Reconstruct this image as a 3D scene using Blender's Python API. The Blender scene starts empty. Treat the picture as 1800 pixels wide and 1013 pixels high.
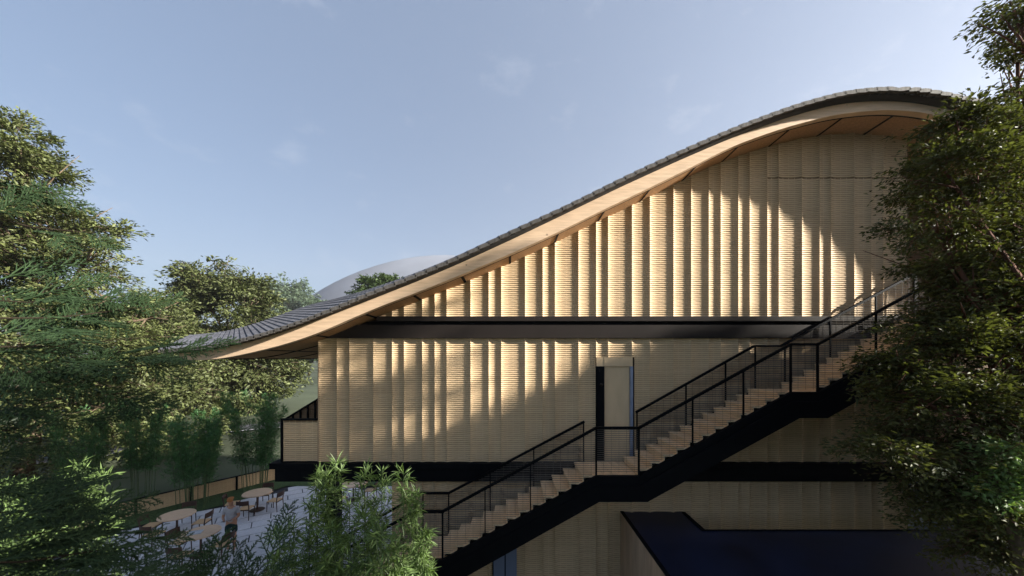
import bpy, math, random
import numpy as np
from mathutils import Vector, Matrix
R = math.radians
rng = np.random.default_rng(7)
random.seed(7)
scene = bpy.context.scene
col = scene.collection
CAMZ = 6.4

# ------------------------------------------------------------------ camera, sky, sun
cam_d = bpy.data.cameras.new('camera')
cam = bpy.data.objects.new('camera', cam_d); col.objects.link(cam)
cam.location = (0, 0, CAMZ); cam.rotation_euler = (R(90), 0, 0)
cam_d.sensor_width = 36; cam_d.lens = 36 * 620 / 1800
cam_d.shift_y = (630 - 506.5) / 1800
cam_d.clip_start = 0.05; cam_d.clip_end = 12000
cam_d.dof.use_dof = True; cam_d.dof.focus_distance = 9.5; cam_d.dof.aperture_fstop = 1.1
scene.camera = cam

SUN = Vector((3.3, -0.9, 1.3)).normalized()
world = bpy.data.worlds.new('World'); scene.world = world; world.use_nodes = True
wn, wl = world.node_tree.nodes, world.node_tree.links
wn.clear()
sky = wn.new('ShaderNodeTexSky'); sky.sky_type = 'NISHITA'; sky.sun_disc = False
sky.sun_elevation = math.asin(SUN.z); sky.sun_rotation = math.atan2(SUN.x, SUN.y)
sky.air_density = 1.0; sky.dust_density = 2.2; sky.ozone_density = 2.0
tc = wn.new('ShaderNodeTexCoord')
sepz = wn.new('ShaderNodeSeparateXYZ'); wl.new(tc.outputs['Generated'], sepz.inputs[0])
mp = wn.new('ShaderNodeMapping'); mp.inputs['Scale'].default_value = (4.2, 4.2, 7.5); mp.inputs['Location'].default_value = (0.55, 0.2, 0.35)
wl.new(tc.outputs['Generated'], mp.inputs[0])
nz = wn.new('ShaderNodeTexNoise'); nz.inputs['Scale'].default_value = 1.3; nz.inputs['Detail'].default_value = 9; nz.inputs['Roughness'].default_value = .62
wl.new(mp.outputs[0], nz.inputs['Vector'])
cr = wn.new('ShaderNodeValToRGB'); cr.color_ramp.elements[0].position = .58; cr.color_ramp.elements[1].position = .86
wl.new(nz.outputs['Fac'], cr.inputs[0])
cm = wn.new('ShaderNodeMath'); cm.operation = 'MULTIPLY'; cm.inputs[1].default_value = .45
wl.new(cr.outputs[0], cm.inputs[0])
veil = wn.new('ShaderNodeMixRGB'); veil.inputs[0].default_value = .38; veil.inputs[2].default_value = (1.78, 2.48, 3.75, 1)
wl.new(sky.outputs[0], veil.inputs[1])
mix = wn.new('ShaderNodeMixRGB'); mix.inputs[2].default_value = (4.4, 4.7, 5.3, 1)
wl.new(cm.outputs[0], mix.inputs[0]); wl.new(veil.outputs[0], mix.inputs[1])
bg = wn.new('ShaderNodeBackground'); bg.inputs['Strength'].default_value = 0.050
wo = wn.new('ShaderNodeOutputWorld')
wl.new(mix.outputs[0], bg.inputs[0]); wl.new(bg.outputs[0], wo.inputs[0])

sun_d = bpy.data.lights.new('sun', 'SUN'); sun_d.energy = 5.0; sun_d.angle = R(1.3); sun_d.color = (1, .955, .86)
sun = bpy.data.objects.new('sun', sun_d); col.objects.link(sun)
sun.rotation_euler = SUN.to_track_quat('Z', 'Y').to_euler(); sun.location = (30, -10, 30)
scene.view_settings.view_transform = 'Standard'; scene.view_settings.look = 'None'
scene.view_settings.gamma = 1; scene.view_settings.use_curve_mapping = False
scene.view_settings.exposure = 1.85
scene.cycles.use_denoising = True
scene.cycles.max_bounces = 6; scene.cycles.diffuse_bounces = 3; scene.cycles.glossy_bounces = 3
scene.cycles.transmission_bounces = 3; scene.cycles.transparent_max_bounces = 8; scene.cycles.volume_bounces = 0
scene.cycles.use_adaptive_sampling = True

# ------------------------------------------------------------------ helpers
def P(px, py, D):                     # design-time conversion of a measured bearing + distance into metres
    return Vector(((px - 900) / 620 * D, D, CAMZ - (py - 630) / 620 * D))

def new_mat(name, base, rough=.7, spec=.3, var=.12, scale=6.0, stretch=(1, 1, 1), bump=.0, bscale=None, island=False, metal=0.0, transl=0.0, tcol=None):
    m = bpy.data.materials.new(name); m.use_nodes = True
    n, l = m.node_tree.nodes, m.node_tree.links
    b = n['Principled BSDF']; out = n['Material Output']
    b.inputs['Roughness'].default_value = rough; b.inputs['Specular IOR Level'].default_value = spec; b.inputs['Metallic'].default_value = metal
    t = n.new('ShaderNodeTexCoord'); mpn = n.new('ShaderNodeMapping'); mpn.inputs['Scale'].default_value = stretch
    l.new(t.outputs['Object'], mpn.inputs[0])
    no = n.new('ShaderNodeTexNoise'); no.inputs['Scale'].default_value = scale; no.inputs['Detail'].default_value = 6
    l.new(mpn.outputs[0], no.inputs['Vector'])
    mr = n.new('ShaderNodeMapRange'); mr.inputs['From Min'].default_value = .3; mr.inputs['From Max'].default_value = .7
    mr.inputs['To Min'].default_value = 1 - var; mr.inputs['To Max'].default_value = 1 + var
    l.new(no.outputs['Fac'], mr.inputs['Value'])
    fac = mr.outputs[0]
    if island:
        g = n.new('ShaderNodeNewGeometry'); mr2 = n.new('ShaderNodeMapRange')
        mr2.inputs['To Min'].default_value = 1 - island; mr2.inputs['To Max'].default_value = 1 + island
        l.new(g.outputs['Random Per Island'], mr2.inputs['Value'])
        mu = n.new('ShaderNodeMath'); mu.operation = 'MULTIPLY'; l.new(fac, mu.inputs[0]); l.new(mr2.outputs[0], mu.inputs[1]); fac = mu.outputs[0]
    vm = n.new('ShaderNodeVectorMath'); vm.operation = 'SCALE'; vm.inputs[0].default_value = base[:3]
    l.new(fac, vm.inputs['Scale'])
    l.new(vm.outputs[0], b.inputs['Base Color'])
    if bump:
        bn = n.new('ShaderNodeBump'); bn.inputs['Strength'].default_value = bump; bn.inputs['Distance'].default_value = .02
        if bscale:
            no2 = n.new('ShaderNodeTexNoise'); no2.inputs['Scale'].default_value = bscale; no2.inputs['Detail'].default_value = 4
            l.new(mpn.outputs[0], no2.inputs['Vector']); l.new(no2.outputs['Fac'], bn.inputs['Height'])
        else: l.new(no.outputs['Fac'], bn.inputs['Height'])
        l.new(bn.outputs[0], b.inputs['Normal'])
    if transl:
        tr = n.new('ShaderNodeBsdfTranslucent'); sc2 = n.new('ShaderNodeVectorMath'); sc2.operation = 'MULTIPLY'
        sc2.inputs[1].default_value = tcol or (1.3, 1.5, .6); l.new(vm.outputs[0], sc2.inputs[0]); l.new(sc2.outputs[0], tr.inputs['Color'])
        mx = n.new('ShaderNodeMixShader'); mx.inputs[0].default_value = transl
        l.new(b.outputs[0], mx.inputs[1]); l.new(tr.outputs[0], mx.inputs[2]); l.new(mx.outputs[0], out.inputs['Surface'])
    return m

M = {}
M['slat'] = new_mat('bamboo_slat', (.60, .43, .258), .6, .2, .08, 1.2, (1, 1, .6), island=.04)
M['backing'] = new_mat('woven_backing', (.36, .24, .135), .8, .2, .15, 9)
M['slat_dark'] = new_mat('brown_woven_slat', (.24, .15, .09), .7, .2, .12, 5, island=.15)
M['fascia'] = new_mat('pine_beam', (.60, .43, .29), .5, .3, .16, 2.2, (1, 1, 9), .05)
M['soffit'] = new_mat('woven_soffit', (.42, .245, .125), .75, .2, .22, 30, (1, 1, 1), .5)
M['black'] = new_mat('black_steel', (.003, .0035, .005), .6, .06, .15, 4)
M['beam'] = new_mat('dark_grey_steel', (.019, .0145, .0125), .6, .12, .08, 2)
M['canopy'] = new_mat('blue_black_sheet', (.006, .011, .034), .38, .35, .5, .9)  # blue sheen of the sky put into the black sheet's base colour
M['tile'] = new_mat('slate_roof_tile', (.13, .13, .15), .6, .35, .2, 12, island=.22)
M['verge'] = new_mat('weathered_tile_edge', (.085, .077, .07), .7, .2, .35, 22, (1, 1, .3), .2)
M['underlay'] = new_mat('roof_underlay', (.03, .03, .033), .8)
M['tread'] = new_mat('stair_wood', (.74, .53, .32), .55, .3, .14, 6, (1, .25, 4), .04)
M['side_wood'] = new_mat('grained_side_wood', (.46, .31, .21), .55, .3, .2, 7, (1, 1, .12), .08)
M['door'] = new_mat('pale_door_wood', (.60, .43, .26), .5, .3, .08, 5, (1, 1, .3))
M['jamb'] = new_mat('blue_grey_jamb', (.20, .23, .32), .4, .5)
M['core'] = new_mat('dark_wall_core', (.05, .035, .025), .9)
M['paver'] = new_mat('pale_stone_paver', (.56, .55, .58), .75, .3, .10, 9, bump=.05)
M['grass'] = new_mat('short_grass', (.055, .085, .035), .95, .1, .35, 22, bump=.5)
M['lawn'] = new_mat('meadow', (.06, .07, .045), .95, .1, .65, .045)  # broad dark patches put tree shade into the grass colour
M['road'] = new_mat('asphalt', (.05, .05, .055), .85, .2, .2, 3)
M['kerb'] = new_mat('concrete_kerb', (.42, .41, .42), .8, .2, .1, 3)
M['mortar'] = new_mat('dark_joint', (.04, .04, .045), .9)
M['hill'] = new_mat('hillside', (.18, .195, .235), .95, .1, .12, .012)  # distant haze is put into this blue-grey colour
M['table'] = new_mat('pale_table_wood', (.62, .43, .29), .45, .3, .12, 5, (1, 6, 1))
M['seat'] = new_mat('tan_seat', (.55, .36, .20), .6, .3, .1, 8)
M['chairwood'] = new_mat('dark_chair_wood', (.055, .028, .02), .5, .3, .15, 8)
M['bark'] = new_mat('bark', (.11, .08, .055), .9, .1, .35, 9, (1, 1, .3), .6)
M['dark_bark'] = new_mat('dark_bark', (.035, .026, .018), .9, .1, .3, 9)
M['redtwig'] = new_mat('reddish_bark', (.10, .045, .03), .85, .1, .3, 9, (1, 1, .3), .5)
M['leaf_left'] = new_mat('olive_leaf', (.088, .102, .036), .5, .3, .1, 1, island=.5, transl=.15)
M['leaf_mid'] = new_mat('yellow_green_leaf', (.075, .088, .032), .55, .3, .1, 1, island=.45, transl=.15)
M['leaf_far'] = new_mat('far_leaf', (.06, .09, .035), .6, .2, .1, 1, island=.35, transl=.25)
M['leaf_haze'] = new_mat('pale_blue_green_leaf', (.11, .15, .10), .7, .2, .1, 1, island=.35, transl=.25)  # paler, bluer leaf colour has the distance haze put into it
M['leaf_right'] = new_mat('dark_olive_leaf', (.072, .074, .026), .5, .12, .1, 1, island=.5, transl=.25)
M['leaf_green'] = new_mat('fresh_green_leaf', (.15, .22, .07), .5, .3, .1, 1, island=.4, transl=.3)
M['bamboo_leaf'] = new_mat('bamboo_leaf', (.125, .185, .062), .45, .35, .1, 1, island=.45, transl=.3)
M['bamboo_dark'] = new_mat('dark_bamboo_leaf', (.065, .15, .055), .45, .35, .1, 1, island=.4, transl=.3)
M['culm'] = new_mat('bamboo_culm', (.06, .09, .035), .5, .3, .2, 6)
M['frond'] = new_mat('cypress_frond', (.028, .052, .020), .7, .2, .2, 3, island=.35, transl=.12)
M['skin'] = new_mat('skin', (.42, .22, .14), .55, .3, .05)
M['shirt'] = new_mat('grey_shirt', (.42, .40, .42), .85, .1, .1, 10)
M['shorts'] = new_mat('dark_green_shorts', (.02, .04, .04), .85, .1, .1, 10)
M['cap'] = new_mat('orange_cap', (.42, .17, .06), .8, .1, .1, 10)
M['tablet'] = new_mat('dark_tablet', (.05, .055, .07), .3, .5)
M['cup'] = new_mat('brown_cup', (.30, .10, .05), .4, .4)
M['tray'] = new_mat('grey_tray', (.45, .47, .52), .4, .4)
def glass_mat():
    m = bpy.data.materials.new('window_glass'); m.use_nodes = True
    b = m.node_tree.nodes['Principled BSDF']; b.inputs['Base Color'].default_value = (.16, .19, .27, 1)
    b.inputs['Roughness'].default_value = .08; b.inputs['Specular IOR Level'].default_value = .9
    return m
M['glass'] = glass_mat()

def add_knots(m, sc=1.6, thr=.045):
    n, l = m.node_tree.nodes, m.node_tree.links; b = n['Principled BSDF']; src = b.inputs['Base Color'].links[0].from_socket
    t = n.new('ShaderNodeTexCoord'); v = n.new('ShaderNodeTexVoronoi'); v.inputs['Scale'].default_value = sc; l.new(t.outputs['Object'], v.inputs['Vector'])
    mr = n.new('ShaderNodeMapRange'); mr.inputs['From Min'].default_value = thr * .6; mr.inputs['From Max'].default_value = thr; mr.inputs['To Min'].default_value = .45; mr.inputs['To Max'].default_value = 1
    l.new(v.outputs['Distance'], mr.inputs['Value']); sc2 = n.new('ShaderNodeVectorMath'); sc2.operation = 'SCALE'; l.new(src, sc2.inputs[0]); l.new(mr.outputs[0], sc2.inputs['Scale']); l.new(sc2.outputs[0], b.inputs['Base Color'])
add_knots(M['fascia'])
def tag(o, label=None, cat=None, group=None, kind=None):
    if label: o['label'] = label
    if cat: o['category'] = cat
    if group: o['group'] = group
    if kind: o['kind'] = kind
    return o
def empty(name, loc=(0, 0, 0), rz=0):
    o = bpy.data.objects.new(name, None); col.objects.link(o); o.location = loc; o.rotation_euler = (0, 0, rz); o.empty_display_size = .2
    return o
def link(name, me, parent=None, world_coords=True):
    o = bpy.data.objects.new(name, me); col.objects.link(o)
    if parent is not None:
        o.parent = parent
        if world_coords:
            base = parent; off = Vector((0, 0, 0))
            while base is not None: off += base.location; base = base.parent
            o.location = -off
    return o
class MB:
    def __init__(s): s.v = []; s.f = []
    def box(s, x0, x1, y0, y1, z0, z1):
        b = len(s.v)
        s.v += [(x0, y0, z0), (x1, y0, z0), (x1, y1, z0), (x0, y1, z0), (x0, y0, z1), (x1, y0, z1), (x1, y1, z1), (x0, y1, z1)]
        s.f += [tuple(b + i for i in q) for q in ((3, 2, 1, 0), (4, 5, 6, 7), (0, 1, 5, 4), (1, 2, 6, 5), (2, 3, 7, 6), (3, 0, 4, 7))]
        return s
    def hexa(s, pts):            # 8 points, same order as box
        b = len(s.v); s.v += [tuple(p) for p in pts]
        s.f += [tuple(b + i for i in q) for q in ((3, 2, 1, 0), (4, 5, 6, 7), (0, 1, 5, 4), (1, 2, 6, 5), (2, 3, 7, 6), (3, 0, 4, 7))]
        return s
    def prism(s, poly, y0, y1):  # poly = [(x,z)] extruded in y
        b = len(s.v); n = len(poly)
        s.v += [(x, y0, z) for x, z in poly] + [(x, y1, z) for x, z in poly]
        s.f.append(tuple(b + i for i in range(n))); s.f.append(tuple(b + n + i for i in reversed(range(n))))
        for i in range(n): j = (i + 1) % n; s.f.append((b + i, b + n + i, b + n + j, b + j))
        return s
    def tube(s, pts, rad, n=6, cap=True):
        pts = [Vector(p) for p in pts]
        if not hasattr(rad, '__len__'): rad = [rad] * len(pts)
        b0 = len(s.v)
        for i, p in enumerate(pts):
            d = (pts[min(i + 1, len(pts) - 1)] - pts[max(i - 1, 0)])
            if d.length < 1e-6: d = Vector((0, 0, 1))
            d.normalize()
            a = d.orthogonal().normalized() if abs(d.z) > .95 else d.cross(Vector((0, 0, 1))).normalized()
            c = d.cross(a)
            for k in range(n):
                t = 2 * math.pi * k / n; s.v.append(tuple(p + (a * math.cos(t) + c * math.sin(t)) * rad[i]))
        for i in range(len(pts) - 1):
            for k in range(n):
                k2 = (k + 1) % n; a0 = b0 + i * n
                s.f.append((a0 + k, a0 + k2, a0 + n + k2, a0 + n + k))
        if cap:
            s.f.append(tuple(b0 + k for k in reversed(range(n)))); e = b0 + (len(pts) - 1) * n; s.f.append(tuple(e + k for k in range(n)))
        return s
    def lathe(s, prof, c=(0, 0, 0), n=24):
        b0 = len(s.v)
        for r, z in prof:
            for k in range(n):
                t = 2 * math.pi * k / n; s.v.append((c[0] + r * math.cos(t), c[1] + r * math.sin(t), c[2] + z))
        for i in range(len(prof) - 1):
            for k in range(n):
                k2 = (k + 1) % n; a0 = b0 + i * n; s.f.append((a0 + k, a0 + k2, a0 + n + k2, a0 + n + k))
        s.f.append(tuple(b0 + k for k in reversed(range(n)))); e = b0 + (len(prof) - 1) * n; s.f.append(tuple(e + k for k in range(n)))
        return s
    def mesh(s, name, mat, smooth=False):
        me = bpy.data.meshes.new(name); me.from_pydata(s.v, [], s.f); me.materials.append(mat)
        if smooth: me.polygons.foreach_set('use_smooth', [True] * len(me.polygons))
        me.update(); return me
    def build(s, name, mat, parent=None, smooth=False, bevel=0):
        o = link(name, s.mesh(name, mat, smooth), parent)
        if bevel:
            mo = o.modifiers.new('bevel', 'BEVEL'); mo.width = bevel; mo.segments = 2; mo.limit_method = 'ANGLE'; mo.angle_limit = R(40)
        return o
def np_mesh(name, V, F, mat, smooth=False):      # V (n,3); F (m,3) or (m,4)
    me = bpy.data.meshes.new(name); V = np.asarray(V, dtype=np.float32); F = np.asarray(F, dtype=np.int32)
    k = F.shape[1]; me.vertices.add(len(V)); me.vertices.foreach_set('co', V.ravel())
    me.loops.add(F.size); me.loops.foreach_set('vertex_index', F.ravel())
    me.polygons.add(len(F)); me.polygons.foreach_set('loop_start', np.arange(0, F.size, k, dtype=np.int32))
    me.polygons.foreach_set('loop_total', np.full(len(F), k, dtype=np.int32))
    if smooth: me.polygons.foreach_set('use_smooth', np.ones(len(F), dtype=bool))
    me.materials.append(mat); me.update(calc_edges=True); return me
def curve(pts, smooth=.35, step=.05):
    pts = np.array(pts, float); xs = np.arange(pts[0, 0], pts[-1, 0] + step, step); ys = np.interp(xs, pts[:, 0], pts[:, 1])
    k = int(smooth / step * 3); w = np.exp(-.5 * (np.arange(-k, k + 1) * step / smooth) ** 2); w /= w.sum()
    lo = ys[0] + (ys[0] - ys[1]) * np.arange(k, 0, -1); hi = ys[-1] + (ys[-1] - ys[-2]) * np.arange(1, k + 1)
    ys = np.convolve(np.concatenate([lo, ys, hi]), w, 'valid')
    return lambda x: np.interp(x, xs, ys)
def wpts(px, D): return [((x - 900) / 620 * D, CAMZ - (y - 630) / 620 * D) for x, y in px]

# ------------------------------------------------------------------ roof curves (metres, heights above the terrace)
DF, DW = 8.19, 9.05
tail = [(11.1, 5.22 + CAMZ), (12.37, 4.48 + CAMZ), (13.2, 3.77 + CAMZ), (14.2, 2.85 + CAMZ), (15.2, 1.8 + CAMZ)]
f2 = wpts([(313, 634), (353, 634), (378, 632), (402, 629), (438, 621), (497, 607), (560, 586), (615, 561), (670, 538), (726, 517), (800, 488), (899, 446), (978, 410), (1060, 369), (1101, 350), (1200, 302), (1287, 257), (1374, 226), (1461, 203), (1489, 199), (1547, 193), (1567, 193), (1622, 197), (1655, 204), (1691, 215)], DF) + tail
F2 = curve(f2, .30)
f1 = wpts([(303, 623), (378, 614), (438, 602), (497, 584), (560, 562), (643, 530), (726, 498), (800, 467), (900, 421), (1000, 373), (1101, 324), (1200, 277), (1287, 238), (1400, 199), (1467, 180), (1533, 171), (1589, 169), (1644, 176), (1689, 188)], DF) + [(x, z + .36) for x, z in tail]
F1 = curve(f1, .30)
ft = wpts([(284, 617), (355, 611), (402, 604), (464, 588), (532, 565), (577, 547), (643, 519), (726, 487), (800, 456), (898, 409), (997, 364), (1101, 312), (1200, 266), (1300, 223), (1400, 186), (1489, 162), (1556, 156), (1622, 158), (1667, 167)], 7.94) + [(x, z + .42) for x, z in tail]
FT = curve(ft, .30)
XL, XR = f2[0][0], 15.0

# ------------------------------------------------------------------ ground, terrace, road, hills
def sheet(name, pts, z, mat, kind='structure'):
    b = MB(); b.v = [(x, y, z) for x, y in pts]; b.f = [tuple(range(len(pts)))]
    return tag(b.build(name, mat), kind=kind)
n = 150
gx = np.sinh(np.linspace(-4.5, 4.5, n)) * 32; gy = np.sinh(np.linspace(-1.5, 4.6, n)) * 32 + 10
X, Y = np.meshgrid(gx, gy); dist = np.hypot(X + 5, Y - 9)
far = np.clip((dist - 45) / 200, 0, 1)
Z = -.12 + far * (1.5 * np.sin(X / 47 + 1) + 1.5 * np.cos(Y / 61)) 
V = np.stack([X.ravel(), Y.ravel(), Z.ravel()], 1)
i = np.arange(n * n).reshape(n, n)[:-1, :-1].ravel(); F = np.stack([i, i + 1, i + n + 1, i + n], 1)
tag(link('ground', np_mesh('ground', V, F, M['lawn'], True)), kind='structure')
# hills
def hill(cx, cy, rx, ry, h, seed):
    a = np.linspace(0, 2 * math.pi, 73)[:-1]; r = np.sin(np.linspace(0, math.pi / 2, 22))
    A, Rr = np.meshgrid(a, r); z = h * np.sqrt(np.maximum(1 - Rr ** 2, 0))
    z += h * .02 * np.sin(A * 5 + seed) * Rr * (1 - Rr) * 4
    V = np.stack([cx + rx * Rr * np.cos(A), cy + ry * Rr * np.sin(A), z - 3], -1).reshape(-1, 3)
    F = [(k * 72 + j, k * 72 + (j + 1) % 72, (k + 1) * 72 + (j + 1) % 72, (k + 1) * 72 + j) for k in range(21) for j in range(72)]
    tag(link('hill', np_mesh('hill', V, F, M['hill'], True)), kind='structure')
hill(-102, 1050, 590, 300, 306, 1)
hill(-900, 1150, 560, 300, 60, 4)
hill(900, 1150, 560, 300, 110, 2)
# road curve behind the terrace
def ribbon(name, path, w, z, mat):
    b = MB()
    for k, (x, y) in enumerate(path):
        p0 = path[max(k - 1, 0)]; p1 = path[min(k + 1, len(path) - 1)]
        d = Vector((p1[0] - p0[0], p1[1] - p0[1])).normalized(); nn = Vector((-d.y, d.x)) * w / 2
        b.v += [(x + nn.x, y + nn.y, z), (x - nn.x, y - nn.y, z)]
    b.f = [(2 * k, 2 * k + 1, 2 * k + 3, 2 * k + 2) for k in range(len(path) - 1)]
    return tag(b.build(name, mat), kind='structure')
path = []
for k in range(41):
    t = R(200 - k * 4.2); path.append((-12 + 17 * math.cos(t), 25.5 + 11 * math.sin(t)))
ribbon('road', path, 3.6, -.05, M['road'])
ribbon('kerb', [(-12 + 15.1 * math.cos(R(200 - k * 4.2)), 25.5 + 9.1 * math.sin(R(200 - k * 4.2))) for k in range(41)], .2, .03, M['kerb'])
tag(MB().box(-15.5, 4.0, 8.0, 19, -.3, -.03).build('terrace_base', M['mortar']), kind='structure')

# terrace pavers (each a part of the paving)
pv = empty('paving', (-9, 12, 0)); tag(pv, kind='structure')
meP = MB().box(-.58, .58, -.28, .28, -.028, .012).mesh('paver', M['paver'])
cnt = 0
parL0, parL1 = Vector((-12.35, 18.45)), Vector((-16.2, 12.9))          # parapet line in plan
def par_x(y): t = (18.45 - y) / (18.45 - 12.9); return -12.35 + t * (-3.85)
rows = []
for r in range(-8, 26):
    for c in range(-14, 8):
        # running bond laid on the diagonal of the terrace
        u = c * 1.2 + (r % 2) * .6; v = r * .6
        a = R(33); x = -9 + u * math.cos(a) - v * math.sin(a); y = 12 + u * math.sin(a) + v * math.cos(a)
        lim = par_x(y) + 1.75 + .25 * math.sin(y * .9)
        if x < lim + .3 or y > 17.6 or y < 8.6 or x > -1.9: continue
        px = 900 + x / y * 620
        if px < 180: continue
        rows.append((x, y, a))
rows.sort(key=lambda t: t[1])
for x, y, a in rows[:290]:
    o = bpy.data.objects.new('paver', meP); col.objects.link(o); o.parent = pv
    o.location = (x + 9, y - 12, random.uniform(-.002, .003)); o.rotation_euler = (0, 0, a)
# planted strip between paving and parapet
gs = MB()
ys = np.linspace(9, 18.6, 16)
for y in ys: gs.v += [(par_x(y) - .3, y, .035), (par_x(y) + 1.75 + .25 * math.sin(y * .9), y, .035)]
gs.f = [(2 * k, 2 * k + 1, 2 * k + 3, 2 * k + 2) for k in range(15)]
gs.v += [(-13, 17.6, .031), (-1, 17.6, .031), (-1, 19.2, .031), (-13, 19.2, .031)]; gs.f.append((32, 33, 34, 35))
tag(gs.build('planting_strip', M['grass']), kind='structure')

# ------------------------------------------------------------------ woven panels
def weave(name, x0, x1, z0, z1, sag, parent, y=DW, pitch=.05, topf=None, mat=None, holes=None, backing=True, bays=None, ph=0, amp=.0028, lab=None, slat_h=.040, xf=None):
    """woven panel: horizontal slats passing in front of and behind upright stakes; concave between its two side edges"""
    w = x1 - x0; nb = bays or max(2, int(round(w / .15))); ns = nb * 2
    us = np.unique(np.round(np.concatenate([np.linspace(0, 1, ns + 1), [] if sag < .02 else [.03, .08, .92, .97]]), 5)); ns = len(us) - 1; xs = x0 + us * w
    ysag = y + sag * (1 - np.abs(2 * us - 1) ** 3.4)
    V = []; Fc = []
    nrow = int((z1 - z0) / pitch)
    for r in range(nrow):
        zc = z0 + (r + .5) * pitch
        off = amp * np.cos(us * nb * math.pi + (math.pi if (r + ph) % 2 else 0) + math.pi / 2)
        yf = ysag + off + rng.normal(0, .0006)
        hh = slat_h / 2 + rng.normal(0, .0007); zz = zc + rng.normal(0, .0009, ns + 1)
        run = []
        def flush(run):
            if len(run) < 2: return
            b = len(V)
            for k in run:
                V.append((xs[k], yf[k] + .007, zz[k] - hh)); V.append((xs[k], yf[k], zz[k] - hh * .7)); V.append((xs[k], yf[k], zz[k] + hh * .7)); V.append((xs[k], yf[k] + .007, zz[k] + hh))
            for q in range(len(run) - 1):
                o = b + q * 4
                for e in range(3): Fc.append((o + e, o + 4 + e, o + 5 + e, o + 1 + e))
        for k in range(ns + 1):
            ok = topf is None or zc < topf(xs[k])
            if holes and ok:
                for hx0, hx1, hz0, hz1 in holes:
                    if hx0 < xs[k] < hx1 and hz0 < zc < hz1: ok = False
            if ok: run.append(k)
            else: flush(run); run = []
        flush(run)
    zt = (lambda x: z1) if topf is None else (lambda x: min(z1, float(topf(x))))
    # upright stakes
    for u_ in np.linspace(0, 1, nb + 1):
        x = x0 + u_ * w; yy = float(np.interp(u_, us, ysag)) + .006; t = zt(x)
        if holes and any(a < x < b_ for a, b_, _, _ in holes): continue
        if t <= z0: continue
        b = len(V); V += [(x - .006, yy, z0), (x + .006, yy, z0), (x + .006, yy, t), (x - .006, yy, t)]; Fc.append((b, b + 1, b + 2, b + 3))
    if not V: return None
    V = np.array(V)
    if xf is not None: V = xf(V)
    o = link(name, np_mesh(name, V, Fc, mat or M['slat']), parent)
    if lab: o['label'] = lab
    if backing:
        bV = []; bF = []
        for k in range(ns + 1):
            t = max(zt(xs[k]), z0 + .001); bV += [(xs[k], ysag[k] + .026, z0), (xs[k], ysag[k] + .026, t)]
        for k in range(ns):
            if holes and any(xs[k] >= a - .1 and xs[k + 1] <= b_ + .1 for a, b_, _, _ in holes): continue
            bF.append((2 * k, 2 * k + 2, 2 * k + 3, 2 * k + 1))
        if bF:
            bV = np.array(bV)
            if xf is not None: bV = xf(bV)
            ob = link('backing', np_mesh('backing', bV, bF, M['backing']), o, False)
    return o

building = empty('building', (2.6, 9.2, 0))
tag(building, 'timber clad pavilion with woven bamboo walls under a sweeping wave shaped tiled roof', 'building')
edges_px = [560, 592, 614, 656, 689, 710, 742, 764, 785, 827, 859, 881, 923, 954, 975.5, 1017, 1048, 1069, 1111, 1142.5, 1184, 1215, 1246, 1267, 1298, 1318, 1349, 1369, 1410, 1441, 1461, 1502, 1532, 1553, 1594]
EX = [(x - 900) / 620 * DW for x in edges_px]
sagf = lambda w: .044 + .010 * min(1, w / .6)
Z2, Z1 = 7.47, 3.74          # upper and first floor levels
seam = 4.66 + CAMZ
door = (2.17, 3.10, Z1, 6.19)
for i in range(len(EX) - 1):
    x0, x1 = EX[i], EX[i + 1]; sg = sagf(x1 - x0)
    # upper storey
    top = float(max(F2(x0), F2(x1))) + .25
    tf = lambda x: F2(x) + .12
    if top - .3 > Z2:
        if float(F2(x1)) > seam + .15 and x0 > 6.2:
            weave('woven_panel', x0, x1, Z2, seam - .004, sg, building, ph=i)
            weave('woven_panel', x0, x1, seam + .004, top, sg, building, topf=tf, ph=i)
        else:
            weave('woven_panel', x0, x1, Z2, top, sg, building, topf=tf, ph=i)
    # first storey
    if x1 > door[0] - .1 and x0 < door[1] + .1:
        weave('woven_panel', x0, x1, Z1 - .02, 6.93, sg, building, holes=[(door[0] - .02, door[1] + .02, 0, door[3] + .22)], ph=i)
    else: weave('woven_panel', x0, x1, Z1 - .02, 6.93, sg, building, ph=i)
    # ground storey
    if x1 > -2.9: weave('woven_panel', x0, x1, .0, 3.28, sg, building, ph=i)
# first storey: strips beside the door that follow the hole
# solid fill added behind the weave so light can't leak through
MB().box(-4.93, 10.1, 9.26, 14.0, 3.3, 7.6).build('wall_core', M['core'], building)
MB().box(-2.9, 10.1, 9.26, 14.0, 0.0, 3.295).build('wall_core', M['core'], building)
cb = MB()
xs = np.linspace(-3.2, 10.1, 40)
poly = [(x, float(F2(x)) + .05) for x in xs] + [(10.1, 7.61), (-3.2, 7.61)]
cb.prism(poly[::-1], 9.26, 13.8).build('wall_core', M['core'], building)
MB().box(-4.99, -4.945, 9.06, 14.0, 3.72, 6.9).build('corner_post', M['slat_dark'], building)
MB().box(10.11, 10.17, 9.06, 10.6, 0, 11.7).build('corner_post', M['slat_dark'], building)
# recessed wall to the right, in shade
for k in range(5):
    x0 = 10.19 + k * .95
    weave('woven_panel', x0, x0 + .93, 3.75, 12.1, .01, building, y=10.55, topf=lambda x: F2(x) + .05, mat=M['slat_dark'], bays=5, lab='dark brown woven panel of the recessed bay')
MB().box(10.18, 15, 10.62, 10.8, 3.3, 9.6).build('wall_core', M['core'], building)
# ground floor windows on the right
win = MB().box(10.2, 15, 9.44, 9.5, 0, 3.2).build('window', M['black'], building)
for k in range(4):
    x0 = 10.25 + k * .98 if k else 10.25
    MB().box(x0, x0 + .86, 9.40, 9.435, .1, 3.15).build('pane', M['glass'], win)
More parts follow.
